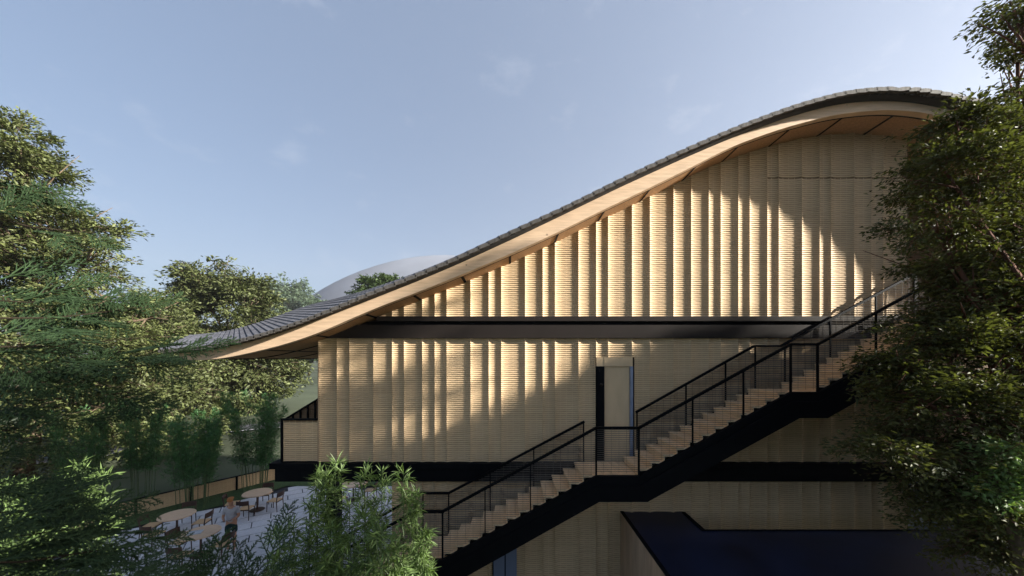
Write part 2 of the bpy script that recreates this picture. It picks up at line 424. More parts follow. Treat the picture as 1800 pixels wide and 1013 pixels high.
# floor beams
bm = MB().box(-3.45, 10.25, 8.975, 9.20, 7.345, 7.468); bm.build('floor_beam_flange', M['beam'], building, bevel=.006)
MB().box(-4.3, 10.25, 9.10, 9.22, 7.25, 7.345).build('floor_beam_slot', M['black'], building)
MB().box(-4.99, 10.25, 9.0, 9.22, 6.915, 7.25).build('floor_beam', M['beam'], building, bevel=.006)
MB().box(-6.15, 10.25, 8.93, 9.24, 3.585, 3.735).build('floor_slab_edge', M['black'], building, bevel=.006)
MB().box(-6.02, 10.25, 8.96, 9.22, 3.265, 3.583).build('lower_floor_beam', M['black'], building)
MB().box(-6.15, -4.99, 9.242, 14.0, 3.6, 3.733).build('balcony_floor', M['black'], building)
MB().box(-6.02, -5.85, 9.222, 14, 3.27, 3.598).build('balcony_beam', M['black'], building)
MB().box(-4.93, -2.91, 9.225, 14, 3.27, 3.298).build('undercroft_ceiling', M['black'], building)
# columns under the projecting storey
for (cx, cy) in ((-6.65, 13.2), (-3.4, 13.4)):
    MB().box(cx - .2, cx + .2, cy - .2, cy + .2, 0, 3.58 if cx < -6 else 3.265).build('column', M['black'], building)
MB().box(-7.0, -6.16, 13.0, 13.4, 3.585, 3.73).build('column_bracket', M['black'], building)
# balcony guard left of the wall
weave('woven_guard', -5.87, -5.42, 3.75, 4.80, .012, building, y=9.06, bays=3, lab='woven balcony guard left of the wall')
weave('woven_guard', -5.415, -5.0, 3.75, 4.80, .012, building, y=9.06, bays=3, lab='woven balcony guard left of the wall')
MB().box(-5.92, -5.0, 9.03, 9.09, 4.802, 4.855).build('guard_rail', M['black'], building)
MB().box(-5.92, -5.88, 9.03, 9.09, 3.74, 4.80).build('guard_post', M['black'], building)
MB().tube([(-5.98, 9.12, 3.74), (-5.98, 9.12, 4.82)], .008).build('guard_rod', M['black'], building)
# inner stair behind the balcony: sloping rail, uprights and woven screen
ir = [P(500, 738, 10.4), P(575, 692, 10.4)]
MB().tube(ir, .03, 6).build('inner_handrail', M['black'], building)
for px in (515, 528, 541, 554):
    t = (px - 500) / 75; p = ir[0].lerp(ir[1], t)
    MB().box(p.x - .022, p.x + .022, 10.38, 10.42, 3.735, p.z).build('inner_post', M['black'], building)
ix0, ix1 = ir[0].x, ir[1].x
weave('inner_screen', ix0, ix1, 3.75, ir[1].z, .0, building, y=10.46, bays=8, topf=lambda x: ir[0].z + (x - ix0) / (ix1 - ix0) * (ir[1].z - ir[0].z), mat=M['slat_dark'])

# door on the middle landing
dr = MB().box(door[0] + .20, 3.03, 9.10, 9.24, Z1, door[3]).build('door', M['door'], building)
MB().box(door[0] + .0, door[0] + .195, 9.02, 9.24, Z1, door[3]).build('door_side_panel', M['black'], building)
kb = MB().lathe([(.035, 0), (.045, .012), (.03, .03), (.012, .036)], (0, 0, 0), 16)
kb.v = [(door[0] + .11 + a, 9.019 - c, 5.72 + b_) for a, b_, c in kb.v]; kb.build('handle', M['beam'], dr, True)
MB().box(3.032, door[1] + .0, 9.03, 9.25, Z1, door[3]).build('door_jamb', M['jamb'], building)
MB().box(door[0] + .20, door[1] + .0, 9.06, 9.25, door[3] + .003, door[3] + .235).build('door_lintel', M['door'], building)
MB().box(door[0], door[0] + .197, 9.07, 9.25, door[3] + .003, door[3] + .235).build('door_lintel', M['slat'], building)

# ------------------------------------------------------------------ roof
roof = empty('roof', (0, 0, 0)); roof.parent = building; roof.location = (-building.location.x, -building.location.y, 0)
AX = curve([(-9, -.78), (-1, -.78), (3, -.02), (15, -.02)], .8)
bU = curve([(-9, .125), (-4.5, .135), (-3.5, .12), (-2, .06), (0, -.02), (4, -.05), (15, -.05)], .4)
DT = 7.94
def S(x, v, lift=0):
    b = float(bU(x)); return (x + float(AX(x)) * v, DT + v, float(FT(x)) + b * v + lift)
# fascia beam, split into boards at its joints
xs = np.linspace(XL, XR, 140)
def strip(name, xa, xb, top, bot, y0, y1, mat, n=60, parent=roof, bevel=0):
    q = np.linspace(xa, xb, n); b = MB()
    for x in q: b.v += [(x, y0, float(bot(x))), (x, y0, float(top(x))), (x, y1, float(top(x))), (x, y1, float(bot(x)))]
    for k in range(n - 1):
        o = 4 * k
        for e in range(4): e2 = (e + 1) % 4; b.f.append((o + e, o + e2, o + 4 + e2, o + 4 + e))
    b.f.append((3, 2, 1, 0)); o = 4 * (n - 1); b.f.append((o, o + 1, o + 2, o + 3))
    ob = b.build(name, mat, parent)
    if bevel:
        mo = ob.modifiers.new('bevel', 'BEVEL'); mo.width = bevel; mo.segments = 2; mo.limit_method = 'ANGLE'; mo.angle_limit = R(40)
    return ob
strip('fascia_beam', XL + .02, XR, F1, F2, DF, DF + .16, M['fascia'], 220, bevel=.006)
strip('shadow_gap', XL + .1, XR, lambda x: F2(x) + .10, lambda x: F2(x) + .0, DF + .162, DF + .20, M['black'], 160)
strip('roof_edge_board', XL - .0, XR, lambda x: F1(x) + .05, lambda x: F1(x) + .003, DT + .045, DF + .14, M['underlay'], 160)
# soffit panels
jx = [-7.1, -5.9, -4.7, -3.5, -2.35, -1.2, -.05, 1.1, 2.2, 3.3, 4.4, 5.4, 6.62, 7.87, 9.08, 10.17, 11.2, 12.1, 13, 14, 15]
dep = lambda x: 15.5
for k in range(len(jx) - 1):
    g = .028
    strip('soffit_panel', jx[k] + g, jx[k + 1] - g, lambda x: F2(x) + .05, lambda x: F2(x) + .03, DF + .205, 15.5, M['soffit'], 14)
for x in jx[:-1]:
    MB().hexa([(x - .03, DF + .206, float(F2(x - .03)) + .022), (x + .03, DF + .206, float(F2(x + .03)) + .022), (x + .03, 15, float(F2(x + .03)) + .022), (x - .03, 15, float(F2(x - .03)) + .022), (x - .03, DF + .206, float(F2(x - .03)) + .034), (x + .03, DF + .206, float(F2(x + .03)) + .034), (x + .03, 15, float(F2(x + .03)) + .034), (x - .03, 15, float(F2(x - .03)) + .034)]).build('soffit_joint', M['black'], roof)
strip('soffit_panel', XL + .03, jx[0] - g, lambda x: F2(x) + .05, lambda x: F2(x) + .03, DF + .205, 15.5, M['soffit'], 10)
for k, yy in enumerate((9.6, 11.0, 12.6)):     # joints that follow the eave
    strip('soffit_batten', XL + .03, -4.96, lambda x: F2(x) + .032, lambda x: F2(x) + .012, yy, yy + .05, M['black'], 24)
strip('soffit_deck', XL + .03, XR, lambda x: F2(x) + .09, lambda x: F2(x) + .055, DF + .21, 15.5, M['underlay'], 160)
# roof deck under the tiles
q = np.linspace(-7.9, XR, 150); b = MB(); vs = np.linspace(0.06, 5.2, 8)
for x in q:
    for v in vs: b.v.append(S(x, v, -.075))
for i in range(149):
    for j in range(7): o = i * 8 + j; b.f.append((o, o + 8, o + 9, o + 1))
N0 = len(b.v)
# back and side closure
for x in q: p = S(x, 5.2, -.075); b.v.append((p[0], p[1], min(p[2] - .5, CAMZ + 9)))
for i in range(149): b.f.append((i * 8 + 7, i * 8 + 15, N0 + i + 1, N0 + i))
b.build('roof_deck', M['underlay'], roof)
# tiles: courses run along the depth, overlapping like steps up the slope
cour = [-7.9]
while cour[-1] < 14.6: cour.append(cour[-1] + (.152 if cour[-1] < -4.4 else (.20 if cour[-1] < -3 else .235)))
tiles = []
for c in range(len(cour) - 1):
    xa, xb = cour[c], cour[c + 1]; nr = 20
    for r in range(nr): tiles.append((c, r, xa, xb, r * .26, (r + 1) * .26))
def tile_geo(b, xa, xb, va, vb, first):
    up = float(FT(xb)) >= float(FT(xa)); h = .05
    # the lower edge of each tile stands proud of the course below
    la, lb = (h, .004) if up else (.004, h)
    xa2, xb2 = (xa - .03, xb + .004) if up else (xa - .004, xb + .03)
    xm = (xa2 + xb2) / 2; ov = .035
    rows_ = []
    for v, l in ((va, 0.012), (vb + ov, -.004)):
        for x, hh in ((xa2, la), (xm, (la + lb) / 2 + .014), (xb2, lb)):
            p = S(x, v, hh + l); rows_.append(p)
    t = .02 if not first else .02
    o = len(b.v); b.v += rows_ + [(x, y, z - t - .006) for x, y, z in rows_]
    b.f += [(o, o + 1, o + 4, o + 3), (o + 1, o + 2, o + 5, o + 4), (o + 6, o + 7, o + 1, o), (o + 7, o + 8, o + 2, o + 1), (o + 3, o + 9, o + 6, o), (o + 2, o + 8, o + 11, o + 5), (o + 4, o + 10, o + 9, o + 3), (o + 5, o + 11, o + 10, o + 4)]
def score(t):
    c, r, xa, xb, va, vb = t; return (r * (1 if xa < -2 else 60)) + (0 if xa < -2 else 3)
order = sorted(tiles, key=score)
n_ind = 0; rest = MB()
for t in order:
    c, r, xa, xb, va, vb = t
    if n_ind < 215 and r < 7:
        b = MB(); tile_geo(b, xa, xb, va, vb, r == 0); b.build('tile', M['tile'], roof); n_ind += 1
    else: tile_geo(rest, xa, xb, va, vb, r == 0)
tag(rest.build('tiles', M['tile'], roof), kind='stuff')
# verge tiles: the pale weathered ends hanging over the beam
for c in range(len(cour) - 1):
    xa, xb = cour[c], cour[c + 1]; up = float(FT(xb)) >= float(FT(xa)); b = MB()
    la, lb = (.03, -.002) if up else (-.002, .03)
    xa2, xb2 = (xa - .028, xb) if up else (xa, xb + .028)
    za, zb = float(FT(xa2)) + la, float(FT(xb2)) + lb; hgt = .075 if xa > -4.4 else .065
    zm = (za + zb) / 2 + .012; xm = (xa2 + xb2) / 2
    y0, y1 = DT - .045, DT + .04
    poly = [(xa2, za - hgt), (xm, zm - hgt - .012), (xb2, zb - hgt + .01), (xb2, zb), (xm, zm), (xa2, za)]
    b.prism(poly, y0, y1); b.build('verge_tile', M['verge'], roof)

# ------------------------------------------------------------------ low roof and side wall, bottom right
low = empty('entrance_canopy', (5, 8, 0)); tag(low, 'low blue black flat roof over the entrance with a grained wood side wall', 'canopy')
zc = CAMZ - 3.94
MB().prism([(2.86, zc - .16), (4.43, zc - .16), (4.43, zc - .02), (2.86, zc - .02)], 5.0, 9.13).build('roof_sheet', M['canopy'], low)
MB().box(4.431, 16, 6.34, 8.07, zc - .16, zc - .021).build('roof_sheet', M['canopy'], low)
MB().box(4.35, 4.44, 8.07, 9.04, zc - .3, zc + .002).build('roof_trim', M['black'], low)
MB().box(4.441, 16, 8.071, 8.12, zc - .3, zc).build('roof_trim', M['black'], low)
MB().box(4.5, 16, 6.28, 6.338, zc - .3, zc).build('roof_trim', M['side_wood'], low)
MB().box(2.78, 2.82, 4.98, 9.04, 0, zc - .001).build('side_wall', M['side_wood'], low)
MB().box(2.775, 2.858, 4.96, 9.05, zc, zc + .02).build('coping', M['black'], low)
MB().box(2.83, 4.4, 5.02, 9.0, 0, zc - .17).build('side_wall_core', M['core'], low)

# pale light through the weave at the bottom edge of the wall (window behind slats)
w2 = MB().box(-.5, .12, 9.0, 9.03, 0, zc - 1.0 + 0.85).build('window', M['black'], building)
for k in range(2): MB().box(-.47 + k * .31, -.19 + k * .31, 8.985, 8.998, .05, zc - .2).build('pane', M['glass'], w2)

# ------------------------------------------------------------------ outdoor stair
stair = empty('staircase', (-2, 8.4, 0)); tag(stair, 'long outdoor staircase with black stringers, wood treads and wire mesh railings climbing the wall', 'staircase')
DN, DFR = 7.85, 8.90
RUN, RISE, NS = .2848, .155, 12
segs = []      # (x0,z0,x1,z1) floor line
z0 = 0.06; zL = [Z1 + .04 - 1.86, Z1 + .04, Z1 + .04 + 1.86, Z1 + .04 + 3.72]
xx = [(-2.15, -1.545), (1.873, 2.823), (6.20, 6.80), (10.22, 14.5)]
line = [(-2.15 - 3.42, zL[0] - 1.86), (-2.15, zL[0]), (-1.545, zL[0]), (1.873, zL[1]), (2.823, zL[1]), (6.20, zL[2]), (6.80, zL[2]), (10.22, zL[3]), (14.5, zL[3])]
lx = np.array([p[0] for p in line]); lz = np.array([p[1] for p in line])
fl = lambda x: float(np.interp(x, lx, lz))
# stringers as mitred bands
def band(name, t_off, depth_l, depth_f, y0, y1, mat, xa=None, xb=None):
    top = [(x, z + t_off) for x, z in line]
    bot = []
    for k, (x, z) in enumerate(line):
        sh = {0: 0, 1: .06, 2: .16, 3: .06, 4: .18, 5: .18, 6: .2, 7: .06, 8: 0}[k]
        bot.append((x + sh, z + t_off - depth_l))
    b = MB()
    for k in range(len(line) - 1):
        b.prism([bot[k], bot[k + 1], top[k + 1], top[k]], y0, y1)
    return b.build(name, mat, stair)
band('stringer', .0, .57, .6, DN - .03, DN + .03, M['black'])
band('stringer', .0, .50, .6, DFR + .0, DFR + .05, M['black'])
band('stringer_flange', .012, .03, .03, DN - .06, DN + .035, M['black'])
band('stringer_flange', -.20, .02, .03, DN - .055, DN - .031, M['black'])
fls = [(-2.15 - 3.42, zL[0] - 1.86), (-1.545, zL[0]), (2.823, zL[1]), (6.80, zL[2])]
for x0, zb in fls:
    for k in range(NS):
        xa = x0 + k * RUN; zt = zb + (k + 1) * RISE
        b = MB().box(xa - .02, xa + RUN, DN + .036, DFR - .002, zt - .045 - RISE * .0, zt - .0)
        b.build('tread', M['tread'], stair)
        MB().box(xa, xa + .02, DN + .036, DFR - .002, zt - RISE, zt - .046).build('riser', M['tread'], stair)
for k, (a, c) in enumerate(xx):
    npk = max(3, int((c - a) / .19)) if k < 3 else 12; c2 = min(c, a + 3)
    for j in range(npk):
        w = (c2 - a) / npk; MB().box(a + j * w + .004, a + (j + 1) * w - .004, DN + .036, (DFR if k != 1 else 9.0) - .002, zL[k] - .05, zL[k] - .002).build('landing_board', M['tread'], stair)
# railings
RH = 1.07
def rail(pts, y, r=.028, name='handrail'):
    b = MB()
    for k in range(len(pts) - 1):
        (xa, za), (xb, zb) = pts[k], pts[k + 1]; d = Vector((xb - xa, 0, zb - za)).normalized(); nn = Vector((-d.z, 0, d.x)) * r
        e0 = 0 if k == 0 else .0; 
        b.prism([(xa - nn.x, za - nn.z), (xb - nn.x, zb - nn.z), (xb + nn.x, zb + nn.z), (xa + nn.x, za + nn.z)], y - .03, y + .03)
        b.lathe([(.0001, 0)], (0, 0, 0), 3) if False else None
    return b.build(name, M['black'], stair)
near = [(x, z + RH) for x, z in line]
rail(near, DN)
for k in range(1, 8):
    MB().tube([(near[k][0], DN - .03, near[k][1]), (near[k][0], DN + .03, near[k][1])], .0285, 8).build('rail_joint', M['black'], stair)
def wires(xa, xb, y, zlo=.06, zhi=RH - .04, pitch=.042, name='wire_screen', th=.0055):
    """horizontal wires clipped between the stair line and the handrail"""
    b = MB(); n = 40; q = np.linspace(xa, xb, n); lo = np.array([fl(x) for x in q]) + zlo; hi = np.array([fl(x) for x in q]) + zhi
    z = lo.min()
    while z < hi.max():
        inside = (z > lo) & (z < hi)
        if inside.sum() > 1:
            idx = np.where(inside)[0]; a, c = q[idx[0]], q[idx[-1]]
            b.v += [(a, y - th, z), (c, y - th, z), (c, y, z + th), (a, y, z + th), (a, y, z - th), (c, y, z - th)]
            o = len(b.v) - 6; b.f += [(o, o + 1, o + 2, o + 3), (o + 4, o + 5, o + 1, o), (o + 3, o + 2, o + 5, o + 4)]
        z += pitch
    x = xa + .15
    while x < xb - .05:
        b.box(x - .002, x + .002, y + .001, y + .004, fl(x) + zlo, fl(x) + zhi); x += .17
    return tag(b.build(name, M['wire'], stair), kind='stuff')
M['wire'] = new_mat('bronze_wire', (.10, .085, .07), .5, .4, .1, 4, metal=.3)
posts_n = [-5.5, -3.8, -2.15, -1.545, -.60, .41, 1.873, 2.823, 4.02, 5.15, 6.20, 6.80, 8.1, 9.25, 10.22, 11.4, 12.6]
for k, x in enumerate(posts_n):
    t = .018 if x in (1.873, 2.823, 6.20, 6.80, -2.15, -1.545) else .012
    MB().box(x - t, x + t, DN - .02, DN + .02, fl(x), fl(x) + RH - .01).build('rail_post', M['black'], stair)
    if k < len(posts_n) - 1: wires(x + t, posts_n[k + 1] - .02, DN)
# wall side railing, open at the door
farA = [(-5.57, zL[0] - 1.86 + RH), (-2.28, zL[0] + RH), (-1.60, zL[0] + RH), (1.83, zL[1] + RH - .05)]
farB = [(3.13, zL[1] + RH + .18), (6.12, zL[2] + RH), (6.80, zL[2] + RH), (10.24, zL[3] + RH), (14.5, zL[3] + RH)]
yf = DFR + .02
rail(farA, yf, .026); rail(farB, yf, .026)
for xs_ in ([-5.5, -4, -2.25, -1.6, -.55, .55, 1.81], [3.16, 4.4, 5.4, 6.15, 6.9, 8.05, 9.2, 10.2, 11.5]):
    for k, x in enumerate(xs_):
        t = .034 if abs(x - 10.2) < .01 else .014
        src = farA if x < 2 else farB; ztop = float(np.interp(x, [p[0] for p in src], [p[1] for p in src]))
        MB().box(x - t, x + t, yf - .018, yf + .018, fl(x), ztop).build('rail_post', M['black'], stair)
        if k < len(xs_) - 1: wires(x + t, xs_[k + 1] - .015, yf)

# ------------------------------------------------------------------ parapet of the terrace
pp = empty('terrace_parapet', (-14, 15.5, 0)); tag(pp, 'low woven parapet with black posts along the terrace edge', 'parapet')
P0, P1 = Vector((-12.35, 18.45, 0)), Vector((-16.2, 12.9, 0)); Lp = (P1 - P0).length; dp = (P1 - P0) / Lp
def pxf(V):
    V = np.array(V); s = V[:, 0].copy(); o = V[:, 1].copy(); nx = np.array([-dp.y, dp.x])
    V[:, 0] = P0.x + dp.x * s - nx[0] * o * -1; V[:, 1] = P0.y + dp.y * s - nx[1] * o * -1; return V
npan = 4; wpan = Lp / npan
for k in range(npan):
    weave('woven_panel', k * wpan + .05, (k + 1) * wpan - .05, .06, .66, .0, pp, y=0, bays=10, xf=lambda V: pxf(np.stack([V[:, 0], -V[:, 1], V[:, 2]], 1)), pitch=.05, slat_h=.036, amp=.006)
for k in range(npan + 1):
    c = P0 + dp * (k * wpan); MB().box(c.x - .035, c.x + .035, c.y - .035, c.y + .035, 0, .70).build('post', M['black'], pp)
b = MB()
a_, c_ = P0, P1; nn = Vector((-dp.y, dp.x, 0)) * .05
b.hexa([a_ - nn + Vector((0, 0, .67)), c_ - nn + Vector((0, 0, .67)), c_ + nn + Vector((0, 0, .67)), a_ + nn + Vector((0, 0, .67)), a_ - nn + Vector((0, 0, .71)), c_ - nn + Vector((0, 0, .71)), c_ + nn + Vector((0, 0, .71)), a_ + nn + Vector((0, 0, .71))])
b.build('cap_rail', M['black'], pp)

# ------------------------------------------------------------------ furniture
def copy_tree(o, parent=None):
    c = o.copy(); col.objects.link(c); c.parent = parent
    for ch in o.children: copy_tree(ch, c)
    return c
def make_table(loc, label):
    t = empty('round_table', loc); tag(t, label, 'table', 'round tables on the terrace')
    return t
tb = empty('round_table', (0, 0, 0))
tt = link('tabletop', MB().lathe([(.50, .705), (.525, .715), (.525, .74), (.515, .75)], n=40).mesh('tabletop', M['table']), tb, False)
link('pedestal', MB().lathe([(.04, .02), (.035, .1), (.03, .65), (.06, .703)], n=16).mesh('pedestal', M['chairwood']), tb, False)
link('foot', MB().lathe([(.27, 0.012), (.27, .028), (.05, .045)], n=28).mesh('foot', M['chairwood']), tb, False)
ch = empty('chair', (0, 0, 0))
sm = MB().box(-.22, .22, -.21, .21, .425, .455).mesh('seat', M['seat'])
so = link('seat', sm, ch, False); mo = so.modifiers.new('bevel', 'BEVEL'); mo.width = .02; mo.segments = 2
for sx in (-1, 1):
    link('leg', MB().tube([(sx * .205, -.20, 0.012), (sx * .2, -.19, .425)], [.014, .02], 6).mesh('leg', M['chairwood']), ch, False)
    link('leg', MB().tube([(sx * .21, .23, 0.012), (sx * .205, .2, .43), (sx * .21, .25, .80)], [.014, .02, .015], 6).mesh('leg', M['chairwood']), ch, False)
bb = MB(); nseg = 8
for k in range(nseg + 1):
    u = -1 + 2 * k / nseg; y = .235 + .05 * (1 - u * u)
    bb.v += [(u * .225, y, .62), (u * .225, y + .022, .62), (u * .225, y + .035, .80), (u * .225, y + .013, .80)]
for k in range(nseg):
    o = 4 * k
    for e in range(4): e2 = (e + 1) % 4; bb.f.append((o + e, o + e2, o + 4 + e2, o + 4 + e))
bb.f += [(3, 2, 1, 0), (4 * nseg, 4 * nseg + 1, 4 * nseg + 2, 4 * nseg + 3)]
link('backrest', bb.mesh('backrest', M['chairwood']), ch, False)
for yy in (-.18, .18): link('seat_rail', MB().box(-.2, .2, yy - .01, yy + .01, .38, .424).mesh('seat_rail', M['chairwood']), ch, False)
tabs = [
 ((-10.72, 14.84), 'round pale wood table beside the bamboo clump nearest the building', [(8, 'chair on the building side of the table by the tall bamboo clump'), (-75, 'chair on the near side of the table by the tall bamboo clump'), (-150, 'chair left of the table by the tall bamboo clump'), (100, 'chair with its back to the parapet behind the table by the tall bamboo clump')]),
 ((-12.1, 12.74), 'round pale wood table below the middle of the woven parapet', [(15, 'chair on the right of the table below the middle of the parapet'), (-95, 'chair on the near side of the table below the middle of the parapet'), (110, 'chair with its back to the woven parapet'), (190, 'chair half hidden by cypress at the left of a table')]),
 ((-10.1, 11.45), 'round pale wood table nearest the camera with a grey tray on it', [(-80, 'chair seen from behind at the near side of the table with a grey tray'), (-5, 'chair right of the table with a grey tray, beside the standing person'), (170, 'chair left of the table with a grey tray')]),
 ((-7.15, 15.9), 'round table with a brown cup under the projecting storey', [(-95, 'chair on the near side of the table with a brown cup'), (5, 'chair right of the table with a brown cup'), (180, 'chair left of the table with a brown cup'), (90, 'chair behind the table with a brown cup')])]
first = True; firstc = True
for (tx, ty), lab, chs in tabs:
    t = tb if first else copy_tree(tb); first = False
    t.location = (tx, ty, .012); tag(t, lab, 'table', 'round tables on the terrace')
    for ang, cl in chs:
        a = R(ang + random.uniform(-8, 8)); rr = .78 + random.uniform(-.06, .1)
        c = ch if firstc else copy_tree(ch); firstc = False
        c.location = (tx + rr * math.cos(a), ty + rr * math.sin(a), .0)
        c.rotation_euler = (0, 0, a - math.pi / 2)
        tag(c, cl, 'chair', 'chairs around the terrace tables')
tr = MB().box(-.17, .17, -.12, .12, 0, .012).box(-.18, .18, -.13, -.12, 0, .03).box(-.18, .18, .12, .13, 0, .03).box(-.18, -.17, -.12, .12, 0, .03).box(.17, .18, -.12, .12, 0, .03).build('tray', M['tray'])
tr.location = (-10.22, 11.38, .763); tr.rotation_euler = (0, 0, .4); tag(tr, 'small grey tray lying on the nearest table', 'tray')
cu = MB().lathe([(.028, 0), (.036, .05), (.04, .10), (.036, .10), (.03, .02)], n=16).build('cup', M['cup'], smooth=True)
cu.location = (-7.3, 15.75, .763); tag(cu, 'brown cup on the table under the projecting storey', 'cup')

# ------------------------------------------------------------------ person
def skin_chain(verts, edges, rads, name, mat, parent, root=0, sub=2):
    me = bpy.data.meshes.new(name); me.from_pydata(verts, edges, []); me.materials.append(mat)
    o = link(name, me, parent, False)
    mo = o.modifiers.new('skin', 'SKIN'); mo.use_smooth_shade = True
    for k, v in enumerate(me.skin_vertices[0].data): v.radius = (rads[k][0], rads[k][1]) if hasattr(rads[k], '__len__') else (rads[k], rads[k]); v.use_root = (k == root)
    s = o.modifiers.new('sub', 'SUBSURF'); s.levels = sub; s.render_levels = sub
    return o
pe = empty('person', (-9.35, 11.75, .012), R(200)); tag(pe, 'person in orange cap, grey shirt and dark shorts standing between the tables holding a tablet', 'person')
# local: faces +y
V = [(0, 0, .93), (0, .0, 1.08), (0, .0, 1.28), (0, .01, 1.40), (0, .02, 1.49), (0, .035, 1.57), (0, .04, 1.66),
     (-.09, 0, .88), (-.10, .05, .48), (-.10, .03, .09), (-.10, .13, .035), (.09, 0, .88), (.11, -.04, .48), (.11, -.09, .10), (.11, .0, .035),
     (-.17, .0, 1.39), (-.22, .03, 1.12), (-.12, .24, 1.10), (-.09, .30, 1.11), (.17, .0, 1.39), (.22, .03, 1.12), (.12, .24, 1.10), (.09, .30, 1.11)]
E = [(0, 1), (1, 2), (2, 3), (3, 4), (4, 5), (5, 6), (0, 7), (7, 8), (8, 9), (9, 10), (0, 11), (11, 12), (12, 13), (13, 14), (3, 15), (15, 16), (16, 17), (17, 18), (3, 19), (19, 20), (20, 21), (21, 22)]
Rr = [(.14, .10), (.125, .09), (.15, .10), (.12, .085), .05, .075, .085, .085, .058, .036, .034, .085, .058, .036, .034, .055, .042, .033, .028, .055, .042, .033, .028]
skin_chain(V, E, Rr, 'body', M['skin'], pe)
skin_chain([(0, 0, .90), (0, 0, 1.08), (0, 0, 1.28), (0, .01, 1.40), (0, .015, 1.44), (-.17, 0, 1.395), (-.21, .02, 1.20), (.17, 0, 1.395), (.21, .02, 1.20)], [(0, 1), (1, 2), (2, 3), (3, 4), (3, 5), (5, 6), (3, 7), (7, 8)],
           [(.155, .115), (.14, .105), (.165, .115), (.135, .10), .065, .068, .058, .068, .058], 'shirt', M['shirt'], pe)
skin_chain([(0, 0, .99), (0, 0, .92), (-.095, .005, .86), (-.105, .04, .58), (.095, .005, .86), (.112, -.03, .58)], [(0, 1), (1, 2), (2, 3), (1, 4), (4, 5)], [(.15, .11), (.155, .12), .10, .082, .10, .082], 'shorts', M['shorts'], pe, 1)
skin_chain([(0, .03, 1.68), (0, .03, 1.72), (0, .13, 1.69)], [(0, 1), (0, 2)], [.10, .07, (.075, .02)], 'cap', M['cap'], pe)
for sx in (-1, 1):
    for k in range(5):
        a = (k - 1.5) * .022 if k < 4 else .05
        skin_chain([(sx * .09 + a * .4 * sx, .315, 1.105), (sx * (.075) + a * .5 * sx, .345 + .008 * k, 1.10 + (.02 if k == 4 else 0)), (sx * .06 + a * .4 * sx, .36 + .008 * k, 1.115 + (.02 if k == 4 else 0))], [(0, 1), (1, 2)], [.011, .009, .008], 'finger', M['skin'], pe, sub=1)
tbt = MB().box(-.12, .12, -.085, .085, -.006, .006).build('tablet', M['tablet']); tbt.location = Vector(pe.location) + Matrix.Rotation(R(200), 3, 'Z') @ Vector((0, .36, 1.125)); tbt.rotation_euler = (R(20), 0, R(200)); tag(tbt, 'dark tablet held by the person on the terrace', 'tablet')

# ------------------------------------------------------------------ vegetation
def rnd_dirs(n):
    v = rng.normal(size=(n, 3)); return v / np.linalg.norm(v, axis=1, keepdims=True)
def leaves(base, d, nrm, L, W, fold=.25):
    """pointed leaves folded on the midrib: arrays in, (V,F) out"""
    d = d / np.linalg.norm(d, axis=1, keepdims=True); s = np.cross(d, nrm); s /= np.maximum(np.linalg.norm(s, axis=1, keepdims=True), 1e-6)
    up = np.cross(s, d); L = L[:, None]; W = W[:, None]
    m = base + d * L * .45
    V = np.stack([base, m + s * W * .5 + up * W * fold, base + d * L - up * L * .08, m - s * W * .5 + up * W * fold], 1).reshape(-1, 3)
    k = np.arange(len(base)) * 4; F = np.concatenate([np.stack([k, k + 1, k + 2], 1), np.stack([k, k + 2, k + 3], 1)])
    return V, F
def tubes_np(P0, P1, r0, r1, n=4):
    d = P1 - P0; d = d / np.maximum(np.linalg.norm(d, axis=1, keepdims=True), 1e-9)
    a = np.cross(d, np.array([.31, .47, .83])); a /= np.linalg.norm(a, axis=1, keepdims=True); c = np.cross(d, a); m = len(P0)
    V = np.zeros((m, 2 * n, 3))
    for k in range(n):
        t = 2 * math.pi * k / n; o = a * math.cos(t) + c * math.sin(t); V[:, k] = P0 + o * r0[:, None]; V[:, n + k] = P1 + o * r1[:, None]
    base = (np.arange(m) * 2 * n)[:, None]; F = []
    for k in range(n): k2 = (k + 1) % n; F.append(np.stack([base[:, 0] + k, base[:, 0] + k2, base[:, 0] + n + k2, base[:, 0] + n + k], 1))
    return V.reshape(-1, 3), np.concatenate(F)

